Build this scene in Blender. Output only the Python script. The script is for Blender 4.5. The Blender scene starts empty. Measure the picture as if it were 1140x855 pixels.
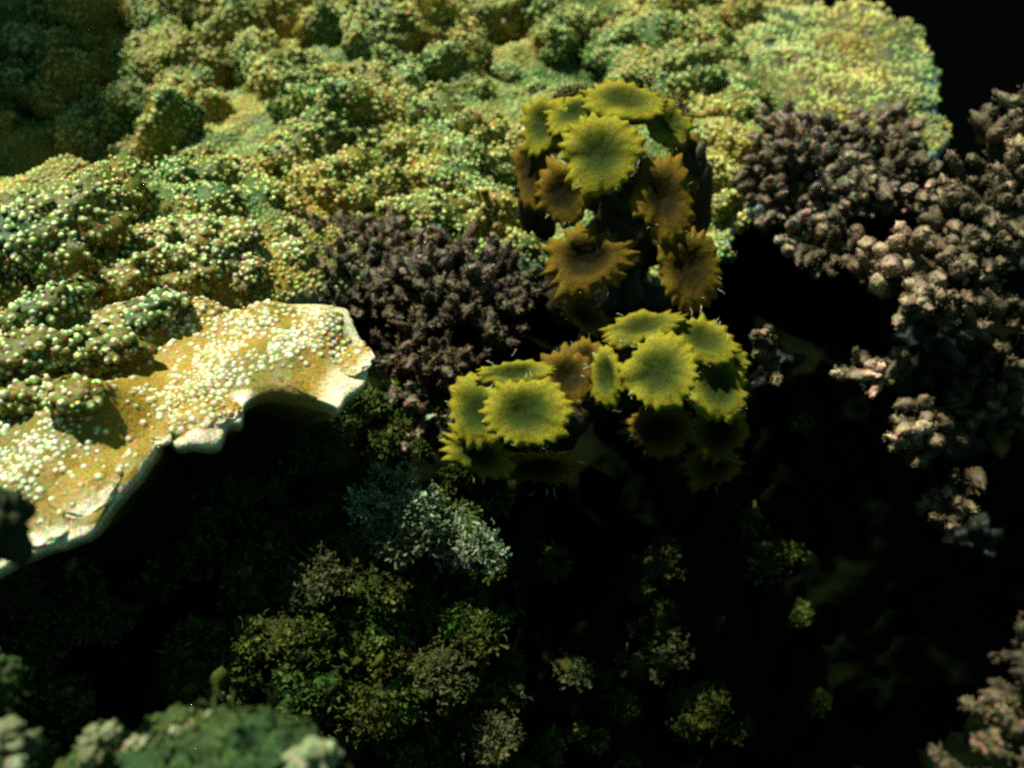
import bpy, bmesh, math, random
import numpy as np
from mathutils import Vector, Matrix

random.seed(7)
rng = np.random.default_rng(7)
sc = bpy.context.scene
COL = sc.collection

# ------------------------------------------------------------------ camera
PITCH = math.radians(40)
CAM = np.array([0.0, 0.0, 1.0])
FPX = 1222.0                                   # focal length in pixels of the 1140 px wide photograph
FWD = np.array([0, math.cos(PITCH), -math.sin(PITCH)])
UPV = np.array([0, math.sin(PITCH), math.cos(PITCH)])
RGT = np.array([1.0, 0, 0])
cd = bpy.data.cameras.new('camera')
cam = bpy.data.objects.new('camera', cd); COL.objects.link(cam)
cam.location = CAM
cam.rotation_euler = (math.radians(90) - PITCH, 0, 0)
cd.sensor_width = 36.0
cd.lens = 36.0 * FPX / 1140.0
cd.clip_start = 0.02
cd.clip_end = 1000
cd.dof.use_dof = True
cd.dof.focus_distance = 0.76
cd.dof.aperture_fstop = 6.0
cd.dof.aperture_blades = 7
sc.camera = cam

# ------------------------------------------------------------------ light
SUN_EL, SUN_AZ = 66.0, 305.0                   # high, from behind the reef and slightly from the left
w = bpy.data.worlds.new('World'); sc.world = w; w.use_nodes = True
nt = w.node_tree
sky = nt.nodes.new('ShaderNodeTexSky'); sky.sky_type = 'NISHITA'; sky.sun_disc = False
sky.sun_elevation = math.radians(SUN_EL); sky.sun_rotation = math.radians(SUN_AZ)
tint = nt.nodes.new('ShaderNodeMix'); tint.data_type = 'RGBA'; tint.blend_type = 'MULTIPLY'; tint.inputs[0].default_value = 1.0
tint.inputs[7].default_value = (0.55, 1.0, 0.55, 1)      # daylight that has come down through green water
nt.links.new(sky.outputs[0], tint.inputs[6]); nt.links.new(tint.outputs[2], nt.nodes['Background'].inputs[0])
nt.nodes['Background'].inputs[1].default_value = 0.05
sd = bpy.data.lights.new('sun', 'SUN'); sun = bpy.data.objects.new('sun', sd); COL.objects.link(sun)
sd.energy = 5.0; sd.angle = math.radians(2.5); sd.color = (0.96, 1.0, 0.78)
az = math.radians(SUN_AZ); el = math.radians(SUN_EL)
to_sun = Vector((math.sin(az) * math.cos(el), math.cos(az) * math.cos(el), math.sin(el)))
sun.rotation_euler = to_sun.to_track_quat('Z', 'Y').to_euler()
vs = sc.view_settings
vs.view_transform = 'Standard'; vs.look = 'None'; vs.exposure = 0.95; vs.gamma = 1.0; vs.use_curve_mapping = False
sc.cycles.use_denoising = False
sc.cycles.filter_width = 2.6                    # a soft compact-camera lens
sc.cycles.max_bounces = 4; sc.cycles.diffuse_bounces = 2; sc.cycles.glossy_bounces = 2

# ------------------------------------------------------------------ numbers
def ray(px, py):
    return FWD + (px - 570.0) / FPX * RGT - (py - 427.5) / FPX * UPV
def at(px, py, d):
    return CAM + d * ray(px, py)
def nrm(v): v = np.asarray(v, float); return v / np.linalg.norm(v)
def px2m(n, d): return n * d / FPX
def sstep(a, b, x):
    t = np.clip((x - a) / (b - a), 0, 1); return t * t * (3 - 2 * t)
def _hash(ix, iy, iz):
    h = (ix * 374761393 + iy * 668265263 + iz * 2147483647 + 1013904223) & 0xffffffff
    h = ((h ^ (h >> 13)) * 1274126177) & 0xffffffff
    h = ((h ^ (h >> 16)) * 2246822519) & 0xffffffff
    h = h ^ (h >> 15)
    return (h & 0xffffff) / float(0x800000) - 1.0
def vnoise(P):
    P = np.asarray(P, float); I = np.floor(P).astype(np.int64); f = P - I; f = f * f * f * (f * (f * 6 - 15) + 10)
    out = 0
    for dx in (0, 1):
        for dy in (0, 1):
            for dz in (0, 1):
                wt = (f[:, 0] if dx else 1 - f[:, 0]) * (f[:, 1] if dy else 1 - f[:, 1]) * (f[:, 2] if dz else 1 - f[:, 2])
                out = out + wt * _hash(I[:, 0] + dx, I[:, 1] + dy, I[:, 2] + dz)
    return out
def fbm(P, oct=3, gain=0.5):
    a, s, o = 1.0, 1.0, 0.0
    for k in range(oct):
        o = o + a * vnoise(np.asarray(P) * s + 17.3 * k); a *= gain; s *= 2.03
    return o

# ------------------------------------------------------------------ mesh building
class MB:
    def __init__(s): s.V = []; s.F = {3: [], 4: []}; s.T = []; s.n = 0
    def add(s, V, F, T=None):
        V = np.asarray(V, float).reshape(-1, 3); F = np.asarray(F, np.int64)
        if T is None: T = np.zeros((len(V), 3))
        T = np.asarray(T, float)
        s.V.append(V); s.T.append(T); s.F[F.shape[1]].append(F + s.n); s.n += len(V)
    def mesh(s, name, mat, smooth=True, origin=None):
        V = np.concatenate(s.V); T = np.concatenate(s.T)
        if origin is not None: V = V - np.asarray(origin)
        fs = [np.concatenate(s.F[k]) for k in (3, 4) if s.F[k]]
        me = bpy.data.meshes.new(name)
        me.vertices.add(len(V)); me.vertices.foreach_set('co', V.astype(np.float32).ravel())
        loops = np.concatenate([f.ravel() for f in fs]).astype(np.int32)
        tot = np.concatenate([np.full(len(f), f.shape[1], np.int32) for f in fs])
        st = np.concatenate([[0], np.cumsum(tot)[:-1]]).astype(np.int32)
        me.loops.add(len(loops)); me.loops.foreach_set('vertex_index', loops)
        me.polygons.add(len(tot)); me.polygons.foreach_set('loop_start', st); me.polygons.foreach_set('loop_total', tot)
        me.polygons.foreach_set('use_smooth', np.full(len(tot), smooth))
        a = me.attributes.new('tone', 'FLOAT_VECTOR', 'POINT'); a.data.foreach_set('vector', T.astype(np.float32).ravel())
        me.materials.append(mat); me.update(calc_edges=True)
        return me
def obj(name, mb, mat, parent=None, smooth=True, kind=None, label=None, cat=None, group=None):
    ori = None if parent is None else WORLD_OF[parent.name]
    me = mb.mesh(name, mat, smooth, ori)
    o = bpy.data.objects.new(name, me); COL.objects.link(o)
    WORLD_OF[o.name] = np.zeros(3) if ori is None else ori
    if parent is not None: o.parent = parent
    if kind: o['kind'] = kind
    if label: o['label'] = label
    if cat: o['category'] = cat
    if group: o['group'] = group
    return o
WORLD_OF = {}
def thing(name, loc, label, cat, group=None):
    o = bpy.data.objects.new(name, None); COL.objects.link(o); o.location = loc; o.empty_display_size = 0.02
    o['label'] = label; o['category'] = cat
    if group: o['group'] = group
    WORLD_OF[o.name] = np.array(loc, float)
    return o

# ------------------------------------------------------------------ materials
def mat_new(name):
    m = bpy.data.materials.new(name); m.use_nodes = True
    n = m.node_tree.nodes; l = m.node_tree.links
    return m, n, l, n['Principled BSDF']
def mixc(n, l, fac, a, b, mode='MIX'):
    x = n.new('ShaderNodeMix'); x.data_type = 'RGBA'; x.blend_type = mode
    for s, v in ((x.inputs['Factor'], fac), (x.inputs['A'], a), (x.inputs['B'], b)):
        pass
    def put(sock, v):
        if hasattr(v, 'links'): l.new(v, sock)
        elif isinstance(v, (int, float)): sock.default_value = v
        else: sock.default_value = (*v, 1)
    put(x.inputs[0], fac); put(x.inputs[6], a); put(x.inputs[7], b)
    return x.outputs[2]
def noise(n, l, co, scale, detail=2, rough=0.5):
    t = n.new('ShaderNodeTexNoise'); t.inputs['Scale'].default_value = scale
    t.inputs['Detail'].default_value = detail; t.inputs['Roughness'].default_value = rough
    l.new(co, t.inputs['Vector']); return t
def ramp(n, l, fac, lo, hi):
    r = n.new('ShaderNodeMapRange'); r.inputs[1].default_value = lo; r.inputs[2].default_value = hi
    r.interpolation_type = 'SMOOTHSTEP'; l.new(fac, r.inputs[0]); return r.outputs[0]
def tissue(name, c_a, c_b, c_tip, c_edge, rough=0.6, grain=0.55, gscale=620, pscale=9, spec=0.3, bump=0.35, bscale=260):
    """living tissue: two base colours in patches, a pale tip (tone.x), a pale growing edge (tone.y), a stain (tone.z) and coloured grain"""
    m, n, l, p = mat_new(name)
    g = n.new('ShaderNodeNewGeometry').outputs['Position']
    at_ = n.new('ShaderNodeAttribute'); at_.attribute_name = 'tone'
    sp = n.new('ShaderNodeSeparateXYZ'); l.new(at_.outputs['Vector'], sp.inputs[0])
    patch = ramp(n, l, noise(n, l, g, pscale, 4).outputs[0], 0.36, 0.66)
    c = mixc(n, l, patch, c_a, c_b)
    c = mixc(n, l, sp.outputs[1], c, c_edge)
    c = mixc(n, l, sp.outputs[0], c, c_tip)
    gr = noise(n, l, g, gscale, 1)
    s = n.new('ShaderNodeSeparateColor'); l.new(gr.outputs[1], s.inputs[0])
    cmb = n.new('ShaderNodeCombineColor')
    for i in range(3):
        r = n.new('ShaderNodeMapRange'); r.inputs[1].default_value = 0.30; r.inputs[2].default_value = 0.70
        r.inputs[3].default_value = 1.0 - grain; r.inputs[4].default_value = 1.0 + grain
        l.new(s.outputs[i], r.inputs[0]); l.new(r.outputs[0], cmb.inputs[i])
    c = mixc(n, l, 1.0, c, cmb.outputs[0], 'MULTIPLY')
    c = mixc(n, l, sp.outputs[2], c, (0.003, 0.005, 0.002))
    l.new(c, p.inputs['Base Color'])
    p.inputs['Roughness'].default_value = rough
    p.inputs['Specular IOR Level'].default_value = spec
    b = n.new('ShaderNodeBump'); b.inputs['Strength'].default_value = bump; b.inputs['Distance'].default_value = 0.003
    l.new(noise(n, l, g, bscale, 3).outputs[0], b.inputs['Height']); l.new(b.outputs[0], p.inputs['Normal'])
    return m
M = {}
M['far'] = tissue('olive_coral_tissue', (0.018, 0.060, 0.003), (0.180, 0.125, 0.006), (0.80, 0.84, 0.34), (0.55, 0.76, 0.74), gscale=480, grain=0.75)
M['near'] = tissue('ochre_coral_tissue', (0.25, 0.150, 0.013), (0.12, 0.090, 0.007), (0.70, 0.76, 0.56), (0.70, 0.60, 0.42), gscale=620, grain=0.6, pscale=16)
M['pink'] = tissue('pink_coral_tissue', (0.022, 0.020, 0.007), (0.048, 0.028, 0.010), (0.31, 0.225, 0.165), (0.5, 0.4, 0.35), gscale=420, grain=0.85, bump=.8)
M['pinkr'] = tissue('buff_coral_tissue', (0.012, 0.015, 0.004), (0.036, 0.024, 0.006), (0.50, 0.33, 0.22), (0.5, 0.4, 0.35), gscale=520, grain=0.6, bump=.8)
M['blade'] = tissue('yellow_algal_tissue', (0.022, 0.036, 0.006), (0.045, 0.048, 0.007), (0.185, 0.155, 0.014), (0.62, 0.50, 0.02), rough=0.6, grain=0.6, gscale=850, spec=.02)
M['blade_o'] = tissue('orange_algal_tissue', (0.012, 0.009, 0.003), (0.026, 0.017, 0.004), (0.125, 0.075, 0.009), (0.50, 0.26, 0.01), rough=0.6, grain=0.6, gscale=850, spec=.02)
M['stem'] = tissue('dark_stem_tissue', (0.014, 0.010, 0.004), (0.03, 0.02, 0.006), (0.06, 0.05, 0.02), (0.05, 0.04, 0.02))
M['fuzz'] = tissue('brown_fuzz', (0.03, 0.026, 0.004), (0.06, 0.045, 0.006), (0.26, 0.22, 0.05), (0.3, 0.3, 0.1), rough=.8, grain=.8)
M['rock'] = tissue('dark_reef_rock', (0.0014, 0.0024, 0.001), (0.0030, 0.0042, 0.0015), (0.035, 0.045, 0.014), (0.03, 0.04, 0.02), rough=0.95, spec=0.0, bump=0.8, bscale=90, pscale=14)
M['turf'] = tissue('dark_green_turf', (0.014, 0.036, 0.006), (0.036, 0.032, 0.007), (0.16, 0.20, 0.05), (0.1, 0.1, 0.05), rough=0.8, spec=0.03, pscale=25)
M['tuftpale'] = tissue('pale_filament_algae', (0.03, 0.055, 0.02), (0.07, 0.07, 0.025), (0.50, 0.60, 0.40), (0.5, 0.6, 0.5), rough=0.7, pscale=20)
M['tuftwarm'] = tissue('rusty_filament_algae', (0.018, 0.030, 0.005), (0.04, 0.032, 0.008), (0.15, 0.13, 0.045), (0.3, 0.3, 0.1), rough=0.7, pscale=20)
M['moss'] = tissue('green_mossy_growth', (0.006, 0.026, 0.003), (0.022, 0.036, 0.004), (0.08, 0.13, 0.02), (0.5, 0.5, 0.4), rough=0.8, pscale=14, gscale=900)
M['palelump'] = tissue('pale_encrusting_coral', (0.03, 0.045, 0.012), (0.08, 0.07, 0.02), (0.24, 0.25, 0.14), (0.7, 0.7, 0.6), rough=0.6, gscale=900)
M['hair'] = tissue('pale_epiphyte_hair', (0.35, 0.40, 0.25), (0.45, 0.42, 0.3), (0.6, 0.62, 0.5), (0.5, 0.5, 0.5), rough=0.7)
m, n, l, p = mat_new('deep_water'); p.inputs['Base Color'].default_value = (0.0004, 0.0006, 0.0006, 1)
p.inputs['Roughness'].default_value = 0.8; p.inputs['Specular IOR Level'].default_value = 0.0
M['deep'] = m

# ------------------------------------------------------------------ shape kit
def ico(sub):
    bm = bmesh.new(); bmesh.ops.create_icosphere(bm, subdivisions=sub, radius=1.0)
    V = np.array([v.co[:] for v in bm.verts]); F = np.array([[v.index for v in f.verts] for f in bm.faces]); bm.free()
    return V, F
ICO = {k: ico(k) for k in (1, 2, 3, 4, 5)}
def fib(N):
    i = np.arange(N) + 0.5; ph = np.arccos(1 - 2 * i / N); th = math.pi * (1 + 5 ** 0.5) * i
    return np.stack([np.cos(th) * np.sin(ph), np.sin(th) * np.sin(ph), np.cos(ph)], 1)
def frames(Nn):
    Nn = Nn / np.linalg.norm(Nn, axis=1, keepdims=True)
    a = np.where(np.abs(Nn[:, 2:3]) < 0.9, np.array([[0, 0, 1.0]]), np.array([[1.0, 0, 0]]))
    T = np.cross(a, Nn); T /= np.linalg.norm(T, axis=1, keepdims=True)
    return Nn, T, np.cross(Nn, T)
def papillae(mb, P, Nn, r, h, sides=6, tip=1.0, base=0.0):
    """round-topped nodules standing on points P with normals Nn"""
    k = len(P)
    if not k: return
    Nn, T, B = frames(Nn)
    r = np.broadcast_to(r, (k,)); h = np.broadcast_to(h, (k,)); tip = np.broadcast_to(tip, (k,))
    prof = [(1.75, -0.18, base), (1.0, 0.45, 0.25), (0.55, 0.90, 0.85)]
    a = np.arange(sides) / sides * 2 * math.pi
    tw = rng.uniform(0, 6.28, k)
    V = []; Tn = []
    for (rr, hh, tt) in prof:
        ca = np.cos(a[None] + tw[:, None]); sa = np.sin(a[None] + tw[:, None])
        V.append(P[:, None] + (r * rr)[:, None, None] * (ca[..., None] * T[:, None] + sa[..., None] * B[:, None]) + (h * hh)[:, None, None] * Nn[:, None])
        Tn.append(np.repeat((tip * tt)[:, None], sides, 1))
    V.append((P + (h * 1.05)[:, None] * Nn)[:, None]); Tn.append(tip[:, None])
    V = np.concatenate(V, 1); Tn = np.concatenate(Tn, 1); nv = V.shape[1]
    f = []
    for j in range(2):
        for i in range(sides):
            a0 = j * sides + i; a1 = j * sides + (i + 1) % sides
            f += [(a0, a1, a1 + sides), (a0, a1 + sides, a0 + sides)]
    for i in range(sides): f.append((2 * sides + i, 2 * sides + (i + 1) % sides, 3 * sides))
    f = np.array(f)
    F = (f[None] + (np.arange(k) * nv)[:, None, None]).reshape(-1, 3)
    T3 = np.zeros((k * nv, 3)); T3[:, 0] = Tn.ravel()
    mb.add(V.reshape(-1, 3), F, T3)
def hood_of(D, seed):
    f = nrm([math.sin(seed * 7) * .5, -1.0, 0.10])
    return sstep(0.35, 0.92, D @ f)
def blob_shape(D, seed, amp=0.2, f1=1.7, hood=0.0):
    return (1 - hood * hood_of(D, seed)) * (1 + amp * fbm(D * f1 + seed, 2) + amp * 0.5 * fbm(D * f1 * 2.6 + seed + 5, 2))
def lobe_mb(c, rad, seed, sub=3, amp=0.2, pap=None, sides=5, rot=0.0, tone=None, hood=0.0):
    """one knob of a colony; pap = (radius, height, spacing, pale)"""
    mb = MB(); D, F = ICO[sub]
    R = np.array([[math.cos(rot), -math.sin(rot), 0], [math.sin(rot), math.cos(rot), 0], [0, 0, 1]])
    rad = np.asarray(rad, float)
    def place(D):
        return (D * blob_shape(D, seed, amp, hood=hood)[:, None] * rad) @ R.T + c
    T = np.zeros((len(D), 3))
    if tone is not None: T[:] = tone
    mb.add(place(D), F, T)
    if pap:
        pr, ph_, sp, pale = pap
        area = 4 * math.pi * ((rad[0] * rad[1]) ** 1.6 + (rad[0] * rad[2]) ** 1.6 + (rad[1] * rad[2]) ** 1.6) ** (1 / 1.6) / 3 ** (1 / 1.6)
        N = max(12, int(area / (sp * sp)))
        Q = fib(N); Q += rng.normal(0, 0.35 * math.sqrt(4 * math.pi / N), Q.shape); Q /= np.linalg.norm(Q, axis=1, keepdims=True)
        Q = Q[Q[:, 2] > -0.45]
        e = 0.02; Pq = place(Q)
        Nq = (Q / rad) @ R.T
        k = len(Q); s = rng.uniform(0.45, 1.35, k); pale = pale * (1 - 0.6 * (hood > 0) * hood_of(Q, seed))  # nodules painted duller in the hollow front, where shade would fall
        pale = pale * (0.45 + 0.55 * sstep(-.15, .6, Q[:, 2]))  # paler nodules towards the crown: painted light on the crests
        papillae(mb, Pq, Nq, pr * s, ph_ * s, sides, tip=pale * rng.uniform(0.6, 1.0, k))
    return mb
def tube(mb, pts, rads, sides=6, tones=None, cap=True):
    pts = np.asarray(pts, float); k = len(pts)
    tan = np.gradient(pts, axis=0); tan /= np.linalg.norm(tan, axis=1, keepdims=True) + 1e-9
    Nn, T, B = frames(tan)
    for i in range(1, k):                       # keep the frame from flipping
        t = T[i - 1] - tan[i] * np.dot(T[i - 1], tan[i]); t /= np.linalg.norm(t) + 1e-9
        T[i] = t; B[i] = np.cross(tan[i], t)
    a = np.arange(sides) / sides * 2 * math.pi
    rads = np.asarray(rads, float)
    V = pts[:, None] + rads[:, None, None] * (np.cos(a)[None, :, None] * T[:, None] + np.sin(a)[None, :, None] * B[:, None])
    V = V.reshape(-1, 3)
    F = []
    for j in range(k - 1):
        for i in range(sides):
            a0 = j * sides + i; a1 = j * sides + (i + 1) % sides
            F += [(a0, a1, a1 + sides), (a0, a1 + sides, a0 + sides)]
    tn = np.zeros((len(V), 3))
    if tones is not None: tn[:, 0] = np.repeat(tones, sides)
    if cap:
        V = np.vstack([V, pts[-1] + tan[-1] * rads[-1] * 0.8]); e = len(V) - 1
        tn = np.vstack([tn, tn[-1]])
        for i in range(sides): F.append(((k - 1) * sides + i, (k - 1) * sides + (i + 1) % sides, e))
    mb.add(V, F, tn)

def tuft_mb(c, rad, n_, ln, thick, seed, up=(0, -.5, .8), curl=.5, tipc=1.0, segs=5):
    mb = MB(); rs = np.random.default_rng(abs(int(seed)) + 1); up = nrm(up)
    for i in range(n_):
        if i % 14 == 0:
            hub = nrm(rs.normal(0, 1, 3)) * rs.uniform(.3, 1.05); hub_tone = rs.uniform(.25, 1.1)
            if hub @ up < -.3: hub = hub * .5
        D = hub * .8 + rs.normal(0, .22, 3)
        p = c + D * rad
        dv = nrm(D * 1.0 + up * .4 + rs.normal(0, .6, 3)); pts_ = [p]
        L = ln * rs.uniform(.4, 1.2)
        for s in range(segs):
            dv = nrm(dv + rs.normal(0, curl, 3)); p = p + dv * L / segs; pts_.append(p)
        tk = thick * rs.uniform(.6, 1.3); tp = tipc * rs.uniform(.3, 1.0) * hub_tone
        tube(mb, pts_, np.linspace(tk, tk * .5, segs + 1), 3, np.linspace(0.05, tp, segs + 1))
    return mb
def flakes(mb, c, nn, n_, spread, size, rs, tone=1.0):
    """small bent leaf-like flakes standing off a surface round c"""
    k = n_; A = rs.normal(0, 1, (k, 3)); A /= np.linalg.norm(A, axis=1, keepdims=True)
    flip = np.sign(A @ nn); A = A * np.where(flip < 0, -1, 1)[:, None]
    base = c + A * spread * rs.uniform(.75, 1.05, (k, 1))
    dv = A + rs.normal(0, .8, (k, 3)); dv /= np.linalg.norm(dv, axis=1, keepdims=True)
    sd_ = np.cross(dv, rs.normal(0, 1, (k, 3))); sd_ /= np.linalg.norm(sd_, axis=1, keepdims=True)
    L = size * rs.uniform(.4, 1.3, (k, 1)); W = L * rs.uniform(.15, .4, (k, 1))
    bend = rs.normal(0, .3, (k, 3)) * L
    V = np.stack([base - sd_ * W * .4, base + sd_ * W * .4, base + dv * L * .5 + sd_ * W + bend, base + dv * L * .5 - sd_ * W + bend, base + dv * L + bend * .5], 1).reshape(-1, 3)
    o = np.arange(k)[:, None] * 5
    F = np.concatenate([o + [0, 1, 2], o + [0, 2, 3], o + [3, 2, 4]])
    T = np.zeros((k * 5, 3)); t = np.clip(rs.uniform(-.3, 1, k) * tone, 0, 1); T[:, 0] = np.repeat(t, 5) * np.tile([.1, .1, .6, .6, 1], k)
    mb.add(V, F, T)
# ------------------------------------------------------------------ the setting
mb = MB()
S = 300.0
g = np.linspace(-1, 1, 25); g = np.sign(g) * np.abs(g) ** 2.2 * S
X, Y = np.meshgrid(g, g); Z = -3.2 + 0.12 * vnoise(np.stack([X.ravel() * .4, Y.ravel() * .4, 0 * X.ravel()], 1)).reshape(X.shape)
V = np.stack([X, Y, Z], -1).reshape(-1, 3); n_ = 25
F = [(j * n_ + i, j * n_ + i + 1, (j + 1) * n_ + i + 1, (j + 1) * n_ + i) for j in range(n_ - 1) for i in range(n_ - 1)]
mb.add(V, F)
obj('water', mb, M['deep'], kind='structure')

# the dark reef wall: control rows in (pixel column, pixel row) -> distance, spread out well past the frame
CU = np.array([-900, -300, 0, 200, 380, 520, 640, 760, 900, 1140, 1500, 2000.])
CV = np.array([240, 330, 440, 540, 640, 740, 855, 1050, 1400.])
CD = np.array([
    [1.30, 1.15, 1.05, 1.05, 1.12, 1.16, 1.22, 1.25, 1.30, 1.35, 1.40, 1.50],
    [1.05, 0.98, 0.92, 0.94, 1.02, 1.08, 1.14, 1.20, 1.26, 1.32, 1.36, 1.45],
    [0.92, 0.86, 0.82, 0.84, 0.88, 0.98, 1.04, 1.10, 1.20, 1.26, 1.30, 1.40],
    [0.86, 0.80, 0.76, 0.80, 0.82, 0.90, 1.00, 1.08, 1.20, 1.26, 1.28, 1.36],
    [0.80, 0.74, 0.71, 0.76, 0.78, 0.84, 0.98, 1.06, 1.22, 1.28, 1.28, 1.32],
    [0.76, 0.70, 0.68, 0.73, 0.76, 0.82, 0.96, 1.04, 1.24, 1.32, 1.28, 1.30],
    [0.72, 0.66, 0.64, 0.70, 0.75, 0.82, 0.98, 1.06, 1.30, 1.38, 1.30, 1.30],
    [0.70, 0.64, 0.62, 0.70, 0.78, 0.88, 1.05, 1.15, 1.40, 1.48, 1.35, 1.35],
    [0.80, 0.74, 0.72, 0.80, 0.90, 1.00, 1.20, 1.30, 1.60, 1.70, 1.60, 1.60]])
def rock_depth(px, py):
    px = np.asarray(px, float); py = np.asarray(py, float)
    i = np.clip(np.searchsorted(CU, px) - 1, 0, len(CU) - 2); j = np.clip(np.searchsorted(CV, py) - 1, 0, len(CV) - 2)
    u = np.clip((px - CU[i]) / (CU[i + 1] - CU[i]), 0, 1); v = np.clip((py - CV[j]) / (CV[j + 1] - CV[j]), 0, 1)
    u = u * u * (3 - 2 * u); v = v * v * (3 - 2 * v)
    return (CD[j, i] * (1 - u) + CD[j, i + 1] * u) * (1 - v) + (CD[j + 1, i] * (1 - u) + CD[j + 1, i + 1] * u) * v
def rock(px, py):
    px = np.atleast_1d(np.asarray(px, float)); py = np.atleast_1d(np.asarray(py, float))
    d = rock_depth(px, py)
    R = FWD + ((px - 570) / FPX)[:, None] * RGT - ((py - 427.5) / FPX)[:, None] * UPV
    P = CAM + d[:, None] * R
    return P
def rock_disp(P):
    return 0.028 * fbm(P * 9, 3) + 0.012 * fbm(P * 34 + 3, 3)
def rock_d(px, py):
    P = rock(px, py); R = P - CAM; R /= np.linalg.norm(R, axis=1, keepdims=True)
    return P - R * rock_disp(P)[:, None]
uu = np.unique(np.concatenate([np.linspace(-900, -60, 40), np.linspace(-60, 1200, 260), np.linspace(1200, 2000, 40)]))
vv = np.unique(np.concatenate([np.linspace(240, 900, 160), np.linspace(900, 1400, 30)]))
U, Vv = np.meshgrid(uu, vv)
P = rock_d(U.ravel(), Vv.ravel())
nu, nv = len(uu), len(vv)
idx = np.arange(nu * nv).reshape(nv, nu)
F = np.stack([idx[:-1, :-1], idx[1:, :-1], idx[1:, 1:], idx[:-1, 1:]], -1).reshape(-1, 4)
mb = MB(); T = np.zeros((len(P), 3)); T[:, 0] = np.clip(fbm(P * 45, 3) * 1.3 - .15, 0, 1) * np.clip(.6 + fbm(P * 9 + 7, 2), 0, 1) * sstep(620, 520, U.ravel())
mb.add(P, F, T)
# skirts: the wall runs on down to the sea floor and back under the plates
low = P[idx[-1]]; low2 = low.copy(); low2[:, 2] = -3.3
mb.add(np.vstack([low, low2]), [(i, nu + i, nu + i + 1, i + 1) for i in range(nu - 1)])
top = P[idx[0]]; top2 = top + np.array([0, 0.35, -0.45])
top3 = top2.copy(); top3[:, 2] = -3.3; top3[:, 1] += 0.6
mb.add(np.vstack([top, top2]), [(i, i + 1, nu + i + 1, nu + i) for i in range(nu - 1)])
mb.add(np.vstack([top2, top3]), [(i, i + 1, nu + i + 1, nu + i) for i in range(nu - 1)])
D, F = ICO[5]; q = D * (1 + .22 * fbm(D * 2.2 + 4, 4))[:, None] * np.array([.22, .36, 1.4]) + np.array([-1.03, 1.62, .2])
mb.add(q, F)  # unseen pinnacle left of frame, added to throw shade on the plate
for kx, ky, kd, kr in ((120, 1060, .50, .085), (1250, 960, .60, .085)):       # knolls that carry the near growths along the bottom
    q = at(kx, ky, kd) + D * kr * (1 + .25 * fbm(D * 3 + kx, 4))[:, None] * np.array([1.2, 1, 1]); mb.add(q, F)
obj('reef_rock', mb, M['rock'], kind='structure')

# ------------------------------------------------------------------ plates of coral
def on_z(px, py, z):
    r = ray(px, py); d = (z - CAM[2]) / r[2]; return CAM + d * r
def hit(px, py, H):
    r = ray(px, py); d = 0.35
    prev = d
    while d < 3.2:
        p = CAM + d * r
        if p[2] <= H(p[None])[0]:
            lo, hi = prev, d
            for _ in range(14):
                m_ = (lo + hi) / 2; p = CAM + m_ * r
                if p[2] <= H(p[None])[0]: hi = m_
                else: lo = m_
            return CAM + hi * r
        prev = d; d += 0.02
    return CAM + 2.0 * r
def catmull(pts, n_):
    pts = np.asarray(pts, float); k = len(pts); out = []
    for i in range(k):
        p0, p1, p2, p3 = pts[i - 1], pts[i], pts[(i + 1) % k], pts[(i + 2) % k]
        seg = np.linalg.norm(p2 - p1)
        m_ = max(2, int(round(seg / n_)))
        for t in np.arange(m_) / m_:
            out.append(0.5 * ((2 * p1) + (-p0 + p2) * t + (2 * p0 - 5 * p1 + 4 * p2 - p3) * t * t + (-p0 + 3 * p1 - 3 * p2 + p3) * t ** 3))
    return np.array(out)
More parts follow.
